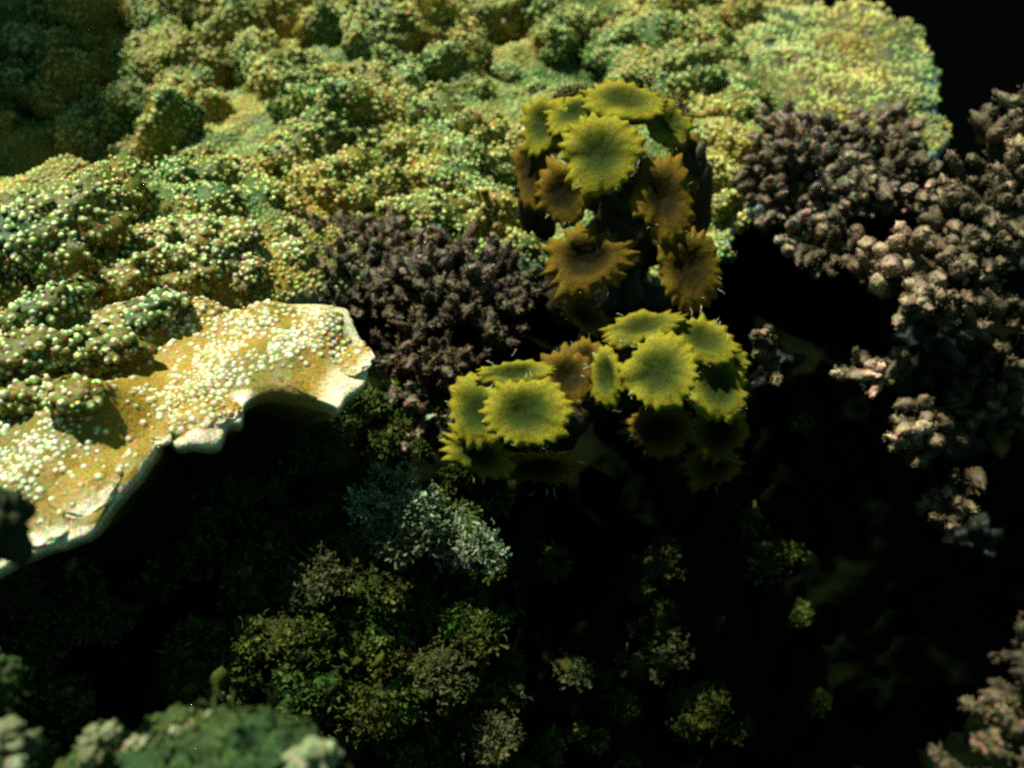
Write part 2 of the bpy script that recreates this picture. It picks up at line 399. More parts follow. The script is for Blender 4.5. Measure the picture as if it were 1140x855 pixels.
def plate_mb(outline, c, H, step, rings, thick, edge_w, edge_amp=0.003, edge_fn=None, darkening=None):
    """a shelf of coral: top surface out to a rounded pale margin, then back underneath to a stalk"""
    O = catmull(outline, step)[:, :2]; k = len(O)
    O3 = np.c_[O, np.zeros(k)]
    dirn = O - c[:2]; L = np.linalg.norm(dirn, axis=1, keepdims=True)
    O = O + dirn / L * (edge_amp * fbm(O3 * 60, 2) + edge_amp * 1.2 * fbm(O3 * 22 + 9, 1))[:, None]
    dirn = O - c[:2]; L = np.linalg.norm(dirn, axis=1)
    rows = []; tones = []
    ts = np.concatenate([np.linspace(0.0, 1, rings) ** 0.8])
    for t in ts:
        q = c[:2] + dirn * t
        p3 = np.c_[q, np.zeros(k)]
        z = H(np.c_[q, np.zeros(k)])
        e = L * (1 - t)                                   # distance to the margin
        drop = thick * 0.55 * (1 - np.sqrt(np.clip(1 - (1 - np.clip(e / (thick * 1.5), 0, 1)) ** 2, 0, 1)))
        w_ = edge_w * (1 + 0.8 * fbm(p3 * 18 + 4, 2) + .35 * fbm(p3 * 110, 2))
        ed = 1 - sstep(0.15, 1.0, e / np.maximum(w_, 0.002))
        if edge_fn is not None: ed = ed * edge_fn(p3)
        rows.append(np.c_[q, z - drop]); tones.append(np.c_[np.zeros(k), ed, np.zeros(k) if darkening is None else darkening(p3)])
    zr = rows[-1][:, 2].copy()
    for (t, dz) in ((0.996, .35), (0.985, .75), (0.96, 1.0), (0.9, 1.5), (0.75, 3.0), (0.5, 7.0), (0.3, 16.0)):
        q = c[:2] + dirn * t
        rows.append(np.c_[q, zr - thick * dz]); tones.append(np.c_[np.zeros((k, 2)), np.full(k, min(1, dz * 0.5))])  # underside gets darker towards the stalk
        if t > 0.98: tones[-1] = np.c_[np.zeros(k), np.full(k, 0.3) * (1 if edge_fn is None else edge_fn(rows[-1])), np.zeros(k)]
    nr = len(rows); V = np.concatenate(rows); T = np.concatenate(tones)
    I = np.arange(nr * k).reshape(nr, k); J = np.roll(I, -1, 1)
    F = np.stack([I[:-1], I[1:], J[1:], J[:-1]], -1).reshape(-1, 4)
    mb = MB(); mb.add(V, F, T); return mb, O
def inside(P, O):
    x, y = P[:, 0], P[:, 1]; r = np.zeros(len(P), bool); j = len(O) - 1
    for i in range(len(O)):
        xi, yi = O[i]; xj, yj = O[j]
        cnd = ((yi > y) != (yj > y)) & (x < (xj - xi) * (y - yi) / (yj - yi + 1e-12) + xi)
        r ^= cnd; j = i
    return r
def surf_pap(mb, P, H, r, h, sides, tip):
    e = 0.004
    z = H(P); dx = (H(P + [e, 0, 0]) - z) / e; dy = (H(P + [0, e, 0]) - z) / e
    N = np.c_[-dx, -dy, np.ones(len(P))]
    papillae(mb, np.c_[P[:, :2], z], N, r, h, sides, tip)
def in_view(P, m_=60):
    v = P - CAM; d = v @ FWD; x = 570 + FPX * (v @ RGT) / d; y = 427.5 - FPX * (v @ UPV) / d
    return (x > -m_) & (x < 1140 + m_) & (y > -m_) & (y < 855 + m_), x, y
def scatter(x0, x1, y0, y1, sp):
    gx = np.arange(x0, x1, sp); gy = np.arange(y0, y1, sp * 0.87)
    X, Y = np.meshgrid(gx, gy); X[1::2] += sp / 2
    P = np.stack([X.ravel(), Y.ravel(), 0 * X.ravel()], 1)
    P[:, :2] += rng.normal(0, sp * 0.22, (len(P), 2)); return P

# --- far plate
def H_far0(P):
    x, y = P[:, 0], P[:, 1]
    z = 0.405 + 0.135 * sstep(-0.02, -0.42, x) * sstep(1.15, 0.80, y)
    z = z - 0.10 * np.exp(-((x + 0.60) ** 2 / 0.035 + (y - 1.22) ** 2 / 0.035))
    z = z + 0.08 * sstep(-0.75, -1.05, x)  # unseen rise past the left edge, shaped to shade the hollow
    z = z + 0.02 * vnoise(np.c_[x * 5, y * 5, 0 * x])
    z = z + 0.012 * vnoise(np.c_[x * 13, y * 13, 3 + 0 * x])
    return z
def H_far(P):
    x, y = P[:, 0], P[:, 1]
    flat = sstep(0.42, 0.30, x)
    n1 = vnoise(np.c_[x * 17, y * 17, 7 + 0 * x])
    return H_far0(P) + flat * 0.016 * n1 + 0.0055 * vnoise(np.c_[x * 52, y * 52, 1 + 0 * x])
fo = [(900, -30), (963, 0), (990, 8), (1008, 19), (1021, 31), (1036, 50), (1039, 68), (1047, 80), (1046, 100), (1044, 126), (1058, 149), (1010, 185), (930, 215), (850, 225), (822, 250), (806, 285), (770, 300), (700, 300), (620, 292), (585, 288), (520, 296), (430, 306), (330, 330), (230, 400)]
fo = [hit(x, y, H_far)[:2] for x, y in fo]
fo += [(-0.45, 0.55), (-0.9, 0.5), (-1.3, 0.9), (-1.35, 1.6), (-0.9, 2.2), (0.0, 2.3), (0.55, 2.05)]
cF = np.array([-0.15, 1.25, 0.4])
far = thing('plate_coral', on_z(560, 290, 0.41), 'huge olive green plate coral crowded with nodular lumps, across the top behind everything', 'coral')
mb, OF = plate_mb(fo, cF, H_far, 0.010, 150, 0.022, 0.020, 0.003, edge_fn=lambda P: sstep(0.15, 0.3, P[:, 0]) * sstep(1.75, 1.3, P[:, 1]) * 0.85 + 0.1, darkening=lambda P: .7 * sstep(.24, .36, P[:, 0]) * sstep(.68, .60, P[:, 0]))
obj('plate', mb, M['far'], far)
pts = scatter(-1.1, 0.75, 0.55, 2.2, 0.0060)
pts = pts[inside(pts, OF)]; pts[:, 2] = H_far(pts); ok, sx, sy = in_view(pts, 20); pts = pts[ok]; sx = sx[ok]
dist = pts[:, 1]
slab = sstep(0.26, 0.36, pts[:, 0])
keep = rng.random(len(pts)) < np.where(dist > 1.5, 0.6, 1.0) * (1 - .45 * slab)
pts = pts[keep]; slab = slab[keep]
mb = MB(); s = rng.uniform(0.7, 1.3, len(pts)) * np.where(pts[:, 1] > 1.4, 1.15, 1.0) * (1 + .35 * slab)
smooth_patch = sstep(0.0, 0.5, fbm(np.c_[pts[:, 0] * 7, pts[:, 1] * 7, 0 * pts[:, 0]], 2))
surf_pap(mb, pts, H_far, 0.0017 * s, 0.0024 * s, 5, 0.12 + 0.42 * (1 - smooth_patch) * rng.uniform(0.5, 1, len(pts)) - .05 * slab + .35 * slab * rng.random(len(pts)) ** 2)
obj('nodules', mb, M['far'], far, kind='stuff')

# lobes: (px, py, half width px, height ratio)
LF = [(85, 108, 26, 1.1), (58, 122, 16, 1), (112, 118, 14, .9), (200, 158, 27, 1.0), (146, 132, 30, .8), (100, 160, 28, .8), (150, 180, 20, .7),
      (195, 205, 26, .8), (130, 225, 34, .7), (230, 232, 30, .6), (262, 205, 30, .6), (205, 118, 28, .8), (240, 135, 22, .8), (184, 70, 28, .9), (222, 76, 24, .9),
      (258, 50, 30, .9), (290, 70, 26, .8), (330, 28, 30, 1.0), (360, 40, 22, 1.), (395, 52, 24, .9), (300, 100, 28, .7), (322, 105, 22, .9), (345, 128, 24, .9),
      (388, 145, 40, .9), (360, 165, 30, .9), (420, 165, 26, .8), (330, 185, 28, .8), (375, 205, 30, .8), (350, 215, 24, .7), (300, 225, 30, .6), (440, 50, 30, .9),
      (480, 30, 34, .9), (520, 55, 26, .9), (500, 80, 22, .8), (560, 28, 30, .8), (605, 30, 24, .9), (455, 100, 24, .7), (410, 100, 24, .8), (440, 115, 20, .7),
      (475, 150, 30, 1.), (505, 165, 26, 1.), (540, 165, 26, .9), (455, 175, 24, .8), (515, 195, 26, .8), (560, 190, 20, .8), (480, 205, 26, .7), (425, 215, 24, .8), (400, 230, 22, .8),
      (450, 240, 26, .7), (495, 245, 28, .7), (540, 225, 26, .8), (565, 255, 26, .9), (580, 275, 18, .8), (530, 262, 22, .8), (620, 50, 26, .8), (650, 35, 22, .8), (680, 60, 24, .7), (720, 40, 30, .7),
      (735, 95, 26, .6), (770, 80, 26, .6), (700, 75, 24, .6), (810, 95, 26, .5), (790, 130, 26, .5), (825, 115, 24, .5), (780, 160, 24, .6), (815, 165, 20, .6), (800, 200, 18, .7), (812, 228, 14, .8),
      (120, 20, 36, .7), (70, 10, 36, .7), (170, 30, 30, .7), (215, 15, 30, .7), (30, 50, 30, .6), (65, 60, 24, .6), (20, 100, 26, .6), (270, 15, 30, .8), (390, 8, 28, .8), (430, 8, 26, .8)]
pos = []; npap = 0
def put_lobe(px, py, hw, ratio, parent=far, mat=M['far'], H=H_far0, pap=(0.0016, 0.0019, 0.0042, 1.0), amp=0.42, sides=5, raise_=0.25, name='lobe', flat=0.85, sub=3):
    p = hit(px, py + hw * ratio * 0.35, H)
    d = (p - CAM) @ FWD; r = px2m(hw, d)
    c = np.array([p[0], p[1], H(p[None])[0] + r * ratio * (raise_ + .18)])
    rad = (r * random.uniform(.95, 1.35), r * random.uniform(0.6, 1.0) * flat / 0.85, r * ratio * random.uniform(1.0, 1.5))
    seed = random.uniform(0, 90)
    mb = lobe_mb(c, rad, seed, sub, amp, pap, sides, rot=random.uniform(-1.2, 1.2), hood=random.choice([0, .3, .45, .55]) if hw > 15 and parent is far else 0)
    obj(name, mb, mat, parent)
    pos.append((p[0], p[1], r))
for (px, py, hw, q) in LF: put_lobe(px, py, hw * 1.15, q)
tries = 0
while len(pos) < 175 and tries < 6000:
    tries += 1
    px = random.uniform(-20, 840); py = random.uniform(-6, 285)
    if px > 590 and py > 110 and px < 790: continue
    if px < 70 and 155 < py < 228: continue
    if 475 < px < 580 and 105 < py < 150: continue
    if 240 < px < 330 and 205 < py < 240: continue
    hw = random.uniform(8, 17) if random.random() < .6 else random.uniform(17, 30); p = hit(px, py, H_far0); r = px2m(hw, (p - CAM) @ FWD)
    if any((p[0] - a) ** 2 + (p[1] - b) ** 2 < (0.62 * (r + c_)) ** 2 for a, b, c_ in pos): continue
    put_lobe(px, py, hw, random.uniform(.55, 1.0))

# --- near shelf
NB = [(118, 452, 44, 0.024), (215, 440, 30, 0.010), (70, 370, 60, 0.020), (330, 385, 60, 0.012), (375, 365, 30, 0.010), (225, 330, 30, 0.02), (290, 350, 30, .012),
      (40, 520, 50, 0.012), (10, 420, 60, 0.02), (150, 350, 40, 0.014), (300, 420, 40, 0.008), (215, 480, 22, 0.010), (70, 460, 40, .010)]
NBW = []
for (a, b, r_, h_) in NB:
    p = on_z(a, b, 0.55); NBW.append((p[0], p[1], px2m(r_, (p - CAM) @ FWD), h_))
def H_near(P):
    x, y = P[:, 0], P[:, 1]; z = 0.540 + 0 * x
    for (a, b, r_, h_) in NBW:
        z = z + h_ * np.exp(-((x - a) ** 2 + (y - b) ** 2 * 0.8) / (r_ * r_ * 0.8))
    z = 0.540 + (z - 0.540) * 1.15
    z = z - 0.07 * sstep(0.60, 0.70, y) * sstep(-0.17, -0.22, x)
    z = z + 0.004 * vnoise(np.c_[x * 30, y * 30, 0 * x]) + 0.0016 * vnoise(np.c_[x * 80, y * 80, 0 * x])
    return z
no = [(232, 303), (262, 322), (300, 330), (335, 332), (358, 331), (380, 333), (394, 348), (400, 368), (411, 388), (408, 410), (392, 430), (374, 446), (362, 440), (320, 438), (275, 438),
      (264, 462), (250, 464), (240, 487), (222, 496), (200, 494), (186, 478), (178, 474), (164, 504), (140, 532), (118, 560), (106, 578), (92, 587), (60, 597), (28, 606)]
no = [on_z(x, y, 0.545)[:2] for x, y in no]
no += [(-0.36, 0.36), (-0.6, 0.36), (-0.75, 0.5), (-0.7, 0.70), (-0.45, 0.78), (-0.25, 0.74)]
cN = on_z(190, 400, 0.55)
NX0, NX1 = on_z(276, 438, 0.545)[0], on_z(364, 440, 0.545)[0]  # pale rim faded out along this stretch to paint in its shade
near = thing('shelf_coral', cN, 'golden shelf coral with smooth white rim and pale dots, jutting out at the left', 'coral')
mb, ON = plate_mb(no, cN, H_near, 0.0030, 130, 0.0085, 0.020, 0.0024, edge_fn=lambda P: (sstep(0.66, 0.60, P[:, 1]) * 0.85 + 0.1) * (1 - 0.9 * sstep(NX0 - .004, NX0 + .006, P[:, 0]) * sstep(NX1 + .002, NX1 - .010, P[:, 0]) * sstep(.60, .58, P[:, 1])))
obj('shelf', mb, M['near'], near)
pts = scatter(-0.6, -0.05, 0.35, 0.8, 0.0040); pts = pts[inside(pts, ON)]
pts[:, 2] = H_near(pts); ok, sx, sy = in_view(pts, 20); pts, sx, sy = pts[ok], sx[ok], sy[ok]
# smooth golden areas without dots near the lower margin
sm = np.exp(-(((sx - 140) / 46) ** 2 + ((sy - 470) / 42) ** 2)) + np.exp(-(((sx - 335) / 60) ** 2 + ((sy - 420) / 20) ** 2)) * 0.9 + np.exp(-(((sx - 95) / 60) ** 2 + ((sy - 545) / 45) ** 2)) * 0.8
dd = np.min(np.linalg.norm(pts[:, None, :2] - ON[None, ::3], axis=2), axis=1)
pr = (1 - np.clip(sm * 1.1, 0, .93)) * sstep(0.004, 0.018, dd) * np.clip(1.0 + 1.3 * fbm(np.c_[pts[:, 0] * 40, pts[:, 1] * 40, 0 * sx], 1), 0.25, 1)
k = rng.random(len(pts)) < pr; pts = pts[k]
mb = MB(); s = rng.uniform(0.55, 1.3, len(pts))
surf_pap(mb, pts, H_near, 0.0018 * s, 0.0014 * s, 7, rng.uniform(0.4, 1.0, len(pts)))
obj('nodules', mb, M['near'], near, kind='stuff')

for (px, py, hw, hh_, ox, oy, npz) in ((220, 462, 31, .50, .5, -.86, .5), (178, 476, 15, .5, .3, -.9, 0), (388, 396, 27, .26, .95, -.45, .25), (92, 540, 40, .34, .7, -.7, .1), (45, 572, 34, .32, .4, -.9, .05), (255, 455, 13, .6, .7, -.7, 0)):
    p = on_z(px, py, 0.545); r_ = px2m(hw, (p - CAM) @ FWD); sd_ = px * .37
    c = np.array([p[0], p[1], H_near(p[None])[0] - r_ * .05]); D, F = ICO[5]
    q = c + D * blob_shape(D, sd_, .10)[:, None] * np.array([r_, r_ * 1.15, r_ * hh_])
    out = D @ nrm([ox, oy, -.25]); T = np.zeros((len(q), 3)); T[:, 1] = sstep(.15, .85, out + .18 * fbm(D * 5 + sd_, 2)) * (1 if hw != 60 else .2)
    if px == 124: T[:, 1] *= .15
    mb = MB(); mb.add(q, F, T)
    Q = fib(int(260 * npz * (hw / 30) ** 2) + 6); Q = Q[(Q[:, 2] > .25) & (Q @ nrm([ox, oy, 0]) < .55)]
    papillae(mb, c + Q * blob_shape(Q, sd_, .10)[:, None] * np.array([r_, r_ * 1.15, r_ * hh_]), Q / np.array([1, 1.15, hh_]), .0018 * rng.uniform(.5, 1.3, len(Q)), .0014, 7, tip=rng.uniform(.4, 1, len(Q)))
    obj('rim_lobe', mb, M['near'], near)

# --- lumps with large pale nodules behind and left of the shelf
M['lump'] = tissue('dark_olive_lump_tissue', (0.014, 0.045, 0.003), (0.11, 0.085, 0.005), (0.76, 0.84, 0.44), (0.8, 0.8, 0.7), gscale=480, grain=0.8)
lump = thing('knobby_coral', hit(60, 330, H_near), 'dark olive knobby coral with large white dots, behind the golden shelf at the left edge', 'coral')
for (px, py, hw, q) in [(82, 262, 50, .9), (40, 290, 46, .8), (5, 300, 36, .8), (105, 330, 46, .55), (10, 350, 40, .6), (150, 320, 30, .6), (60, 345, 40, .5), (70, 395, 50, .4), (25, 400, 40, .5),
                        (120, 385, 40, .4), (175, 345, 32, .5), (160, 300, 30, .6), (205, 325, 24, .7), (30, 440, 40, .4), (85, 440, 36, .3), (215, 290, 34, .45), (270, 300, 34, .4), (250, 265, 36, .4), (190, 265, 34, .45), (170, 285, 34, .6), (225, 262, 30, .5), (130, 300, 30, .6), (205, 300, 30, .5), (240, 290, 26, .5), (30, 245, 36, .5), (320, 285, 30, .4)]:
    z0 = H_near if py > 300 else H_far0
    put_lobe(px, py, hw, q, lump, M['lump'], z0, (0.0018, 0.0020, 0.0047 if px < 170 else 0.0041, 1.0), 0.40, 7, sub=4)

# ------------------------------------------------------------------ toothed yellow seaweed
def blade_mb(c, face, rx, ry, roll, teeth, seed, cup=0.15, depth=1.1, ragged=0.0, cut=None):
    """a top-shaped blade: toothed disc on a cone; rx, ry metres; face = outward direction; cut=(from,to) keeps part of the round"""
    rs = np.random.default_rng(abs(int(seed)))
    teeth = int(teeth * .88)
    ragged = max(ragged, rs.uniform(.0, .35))
    face = nrm(face); ref = UPV - face * np.dot(UPV, face); ref = nrm(ref); side = np.cross(ref, face)
    ux = side * math.cos(roll) + ref * math.sin(roll); uy = -side * math.sin(roll) + ref * math.cos(roll)
    K = teeth * 6; a = np.arange(K) / K * 2 * math.pi
    ph = (a * teeth / (2 * math.pi)) % 1.0
    tamp = np.interp(np.arange(teeth + 1) , np.arange(teeth), rs.uniform(0.5, 1.5, teeth), period=teeth)[(a * teeth / (2 * math.pi)).astype(int)]
    tooth = (1 - np.abs(ph * 2 - 1)) ** 1.2 * tamp * (0.115 + ragged * 0.09)
    A = np.stack([np.cos(a), np.sin(a), 0 * a], 1)
    wob = 1.03 + 0.16 * vnoise(A * 1.6 + seed) + (0.03 + 0.22 * ragged) * vnoise(A * 4.5 + seed)
    rowsV = []; rowsT = []
    waves = 0.16 * vnoise(A * 2.0 + seed * 3)
    def row(t, z, tip, darkening, use_tooth=0.0):
        r_ = t * (1 + (wob - 1) * t ** 3) + use_tooth * tooth
        zz = z + waves * t ** 2.5 + use_tooth * tooth * 0.35
        mm = (rx + ry) / 2
        pt = c + (np.cos(a) * r_ * rx)[:, None] * ux + (np.sin(a) * r_ * ry)[:, None] * uy + (zz * mm)[:, None] * face
        pt = pt + 0.035 * mm * vnoise(pt * 190 + seed)[:, None] * face
        rowsV.append(pt); rowsT.append(np.c_[np.full(K, tip), np.zeros(K), np.full(K, darkening)])
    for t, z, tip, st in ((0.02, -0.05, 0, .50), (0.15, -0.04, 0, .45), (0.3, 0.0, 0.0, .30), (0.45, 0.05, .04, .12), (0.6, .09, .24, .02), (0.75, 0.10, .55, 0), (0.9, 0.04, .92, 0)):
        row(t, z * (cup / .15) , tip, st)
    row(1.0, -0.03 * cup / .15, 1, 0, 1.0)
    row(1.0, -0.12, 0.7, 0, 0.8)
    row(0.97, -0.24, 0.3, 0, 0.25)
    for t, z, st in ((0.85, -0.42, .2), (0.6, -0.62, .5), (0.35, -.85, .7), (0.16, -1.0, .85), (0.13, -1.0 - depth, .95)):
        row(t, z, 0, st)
    nr = len(rowsV); V = np.concatenate(rowsV); T = np.concatenate(rowsT)
    I = np.arange(nr * K).reshape(nr, K); J = np.roll(I, -1, 1)
    F = np.stack([I[:-1], I[1:], J[1:], J[:-1]], -1).reshape(-1, 4)
    mb = MB(); mb.add(V, F, T); return mb
def hairs(mb, c, face, r, n_, ln):
    face, T, B = frames(np.asarray([face])); face, T, B = face[0], T[0], B[0]
    for _ in range(n_):
        a = random.uniform(0, 6.28); p = c + r * random.uniform(.8, 1.08) * (math.cos(a) * T + math.sin(a) * B)
        dv = (math.cos(a) * T + math.sin(a) * B) * random.uniform(.2, 1) + face * random.uniform(-.2, .9) + np.random.normal(0, .4, 3)
        dv = nrm(dv) * ln * random.uniform(.4, 1.2); k_ = np.random.normal(0, .25, 3) * np.linalg.norm(dv)
        tube(mb, [p, p + dv * .5 + k_ * .5, p + dv], [0.00025, .0002, .00012], 3, [.3, .5, 1])
def seaweed(name, label, root_px, blades, stems, mass=()):
    rp = at(*root_px)
    t = thing(name, rp, label, 'seaweed')
    mb = MB()
    for s in stems:
        pts_ = [at(*q) for q in s]; 
        P_ = np.array(catmull_open(pts_, 6)); P_ += 0.003 * np.random.normal(0, 1, P_.shape)
        tube(mb, P_, np.linspace(.010, .006, len(P_)), 7, np.full(len(P_), .3))
    obj('stem', mb, M['stem'], t)
    fz = MB()
    for (px, py, d, hx, hy, nf, tc) in mass:
        c = at(px, py, d); rad = np.array([px2m(hx, d), px2m(min(hx, hy) * .7, d), px2m(hy, d)])
        obj('dark_backing', lobe_mb(c, rad, px * .1, 3, .3), M['stem'], t)  # dark bodies added behind discs as painted shade; some carry the fuzz
        if nf:
            q = tuft_mb(c, rad * 1.08, int(nf * 1.8), px2m(11, d), .0006, int(px), curl=.6, tipc=tc); fz.add(np.concatenate(q.V), np.concatenate(q.F[3]), np.concatenate(q.T))
    if fz.n: obj('brown_fuzz', fz, M['fuzz'], t, kind='stuff')
    hb = MB()
    for i, (px, py, d, hx, hy, roll, fx, fy, teeth, mt, cup, rag) in enumerate(blades):
        c = at(px, py, d); face = -ray(px, py) / np.linalg.norm(ray(px, py)) + fx * RGT + (fy + .12) * UPV
        rx, ry = px2m(hx * 1.12, d), px2m(hy * 1.12, d)
        mb = blade_mb(c, face, rx, ry, roll, teeth, int(px * 7 + py), cup, 0.35, rag)
        obj('blade', mb, M[mt], t)
        hairs(hb, c, face, (rx + ry) / 2, 12, .007)
    obj('epiphyte_hairs', hb, M['hair'], t, kind='stuff')
    return t
def catmull_open(p, m_):
    p = [2 * p[0] - p[1]] + list(p) + [2 * p[-1] - p[-2]]; out = []
    for i in range(1, len(p) - 2):
        p0, p1, p2, p3 = p[i - 1], p[i], p[i + 1], p[i + 2]
        for t in np.arange(m_) / m_:
            out.append(0.5 * ((2 * p1) + (-p0 + p2) * t + (2 * p0 - 5 * p1 + 4 * p2 - p3) * t * t + (-p0 + 3 * p1 - 3 * p2 + p3) * t ** 3))
    out.append(p[-2]); return out
# px, py, dist, half width, half height, roll, face right, face up, teeth, material, cup, raggedness
seaweed('toothed_seaweed', 'tall arching clump of yellow and orange toothed discs, upper clump before the plate coral', (700, 330, 0.95), [
    (669, 172, 0.860, 37, 37, 0.2, -.10, .25, 26, 'blade', .15, 0),
    (738, 220, 0.870, 28, 40, 0.15, .25, .15, 22, 'blade_o', .2, .3),
    (768, 300, 0.875, 29, 38, 0.1, .20, -.05, 24, 'blade_o', .15, .1),
    (655, 290, 0.880, 41, 34, 0, -.20, .20, 22, 'blade_o', .35, .9),
    (628, 215, 0.900, 29, 31, 0, -.45, -.1, 20, 'blade_o', .15, .1),
    (696, 112, 0.900, 38, 22, -.25, .1, .7, 22, 'blade', .15, .2),
    (640, 125, 0.915, 30, 20, .4, -.3, .6, 20, 'blade', .15, .3),
    (606, 140, 0.930, 26, 30, .2, -.6, .3, 18, 'blade', .2, .5),
    (745, 138, 0.915, 24, 22, -.7, .5, .4, 18, 'blade', .2, .5),
    (590, 190, 0.950, 18, 36, .1, -.8, .1, 18, 'blade_o', .2, .5),
    (770, 180, 0.935, 17, 28, -.2, .8, .2, 16, 'blade_o', .2, .5),
    (652, 352, 0.900, 24, 12, -.6, -.2, .1, 14, 'blade_o', .2, .6)],
    [[(700, 345, .98), (705, 280, .965), (700, 220, .95), (690, 150, .94), (690, 120, .93)], [(700, 240, .95), (665, 210, .93), (650, 190, .90)],
     [(705, 260, .96), (740, 270, .93), (765, 300, .91)], [(700, 290, .96), (660, 300, .93)], [(700, 200, .95), (740, 215, .90)]],
    [(700, 265, .985, 48, 55, 0, 0), (700, 215, .985, 46, 40, 0, 0), (612, 145, .97, 20, 30, 420, .9), (645, 108, .95, 26, 12, 360, .9), (742, 122, .95, 20, 12, 260, .6), (770, 230, .96, 20, 60, 160, .5), (600, 220, .98, 24, 50, 120, .4), (700, 340, 1.0, 50, 24, 100, .3), (650, 340, .98, 40, 30, 140, .35)])
seaweed('toothed_seaweed', 'bushy yellow green toothed seaweed, directly below the tall arching clump', (760, 500, 1.0), [
    (733, 415, 0.820, 36, 35, 0, -.05, .2, 26, 'blade', .12, 0),
    (716, 364, 0.860, 38, 17, .25, -.1, .6, 22, 'blade', .2, .3),
    (782, 378, 0.860, 34, 24, -.5, .3, .5, 22, 'blade', .15, .2),
    (800, 432, 0.860, 30, 34, 0, .4, .1, 20, 'blade', .15, .4),
    (810, 400, 0.875, 20, 20, 0, .6, .3, 16, 'blade', .2, .4),
    (676, 418, 0.840, 16, 30, .2, -.5, .1, 18, 'blade', .3, .4),
    (735, 478, 0.900, 34, 24, .1, 0, -.4, 20, 'blade_o', .2, .6),
    (800, 480, 0.900, 26, 30, 0, .3, -.4, 20, 'blade_o', .2, .7),
    (792, 520, 0.925, 24, 20, .3, .2, -.5, 18, 'blade_o', .2, .9),
    (652, 400, 0.880, 18, 22, .3, -.4, .3, 16, 'blade_o', .2, .7)],
    [[(760, 520, 1.0), (755, 470, .95), (745, 420, .90), (740, 380, .90)], [(750, 450, .93), (790, 430, .90), (800, 400, .9)], [(748, 440, .92), (700, 420, .88)]],
    [(745, 430, .95, 74, 66, 500, .6), (800, 480, .96, 30, 50, 200, .35), (660, 440, .95, 40, 34, 200, .3)])
seaweed('toothed_seaweed', 'ragged yellow toothed seaweed left of the bushy one, over the dark hollow', (590, 540, .98), [
    (585, 460, 0.800, 40, 33, .1, 0, .15, 26, 'blade', .15, .2),
    (572, 416, 0.830, 36, 13, .05, -.1, .6, 22, 'blade', .2, .4),
    (531, 458, 0.830, 28, 34, .2, -.4, .1, 20, 'blade', .15, .4),
    (532, 505, 0.850, 34, 20, -.3, -.3, -.2, 20, 'blade', .2, .8),
    (600, 520, 0.870, 38, 16, 0, .1, -.5, 20, 'blade_o', .2, .8),
    (632, 420, 0.870, 26, 26, .1, .2, .2, 18, 'blade_o', .2, .8)],
    [[(590, 560, .98), (585, 520, .93), (580, 470, .88), (575, 430, .87)], [(583, 490, .9), (545, 480, .87)], [(583, 470, .89), (630, 430, .89)]],
    [(575, 470, .93, 66, 50, 420, .5), (640, 430, .95, 36, 26, 160, .4), (560, 525, .95, 40, 20, 100, .3)])

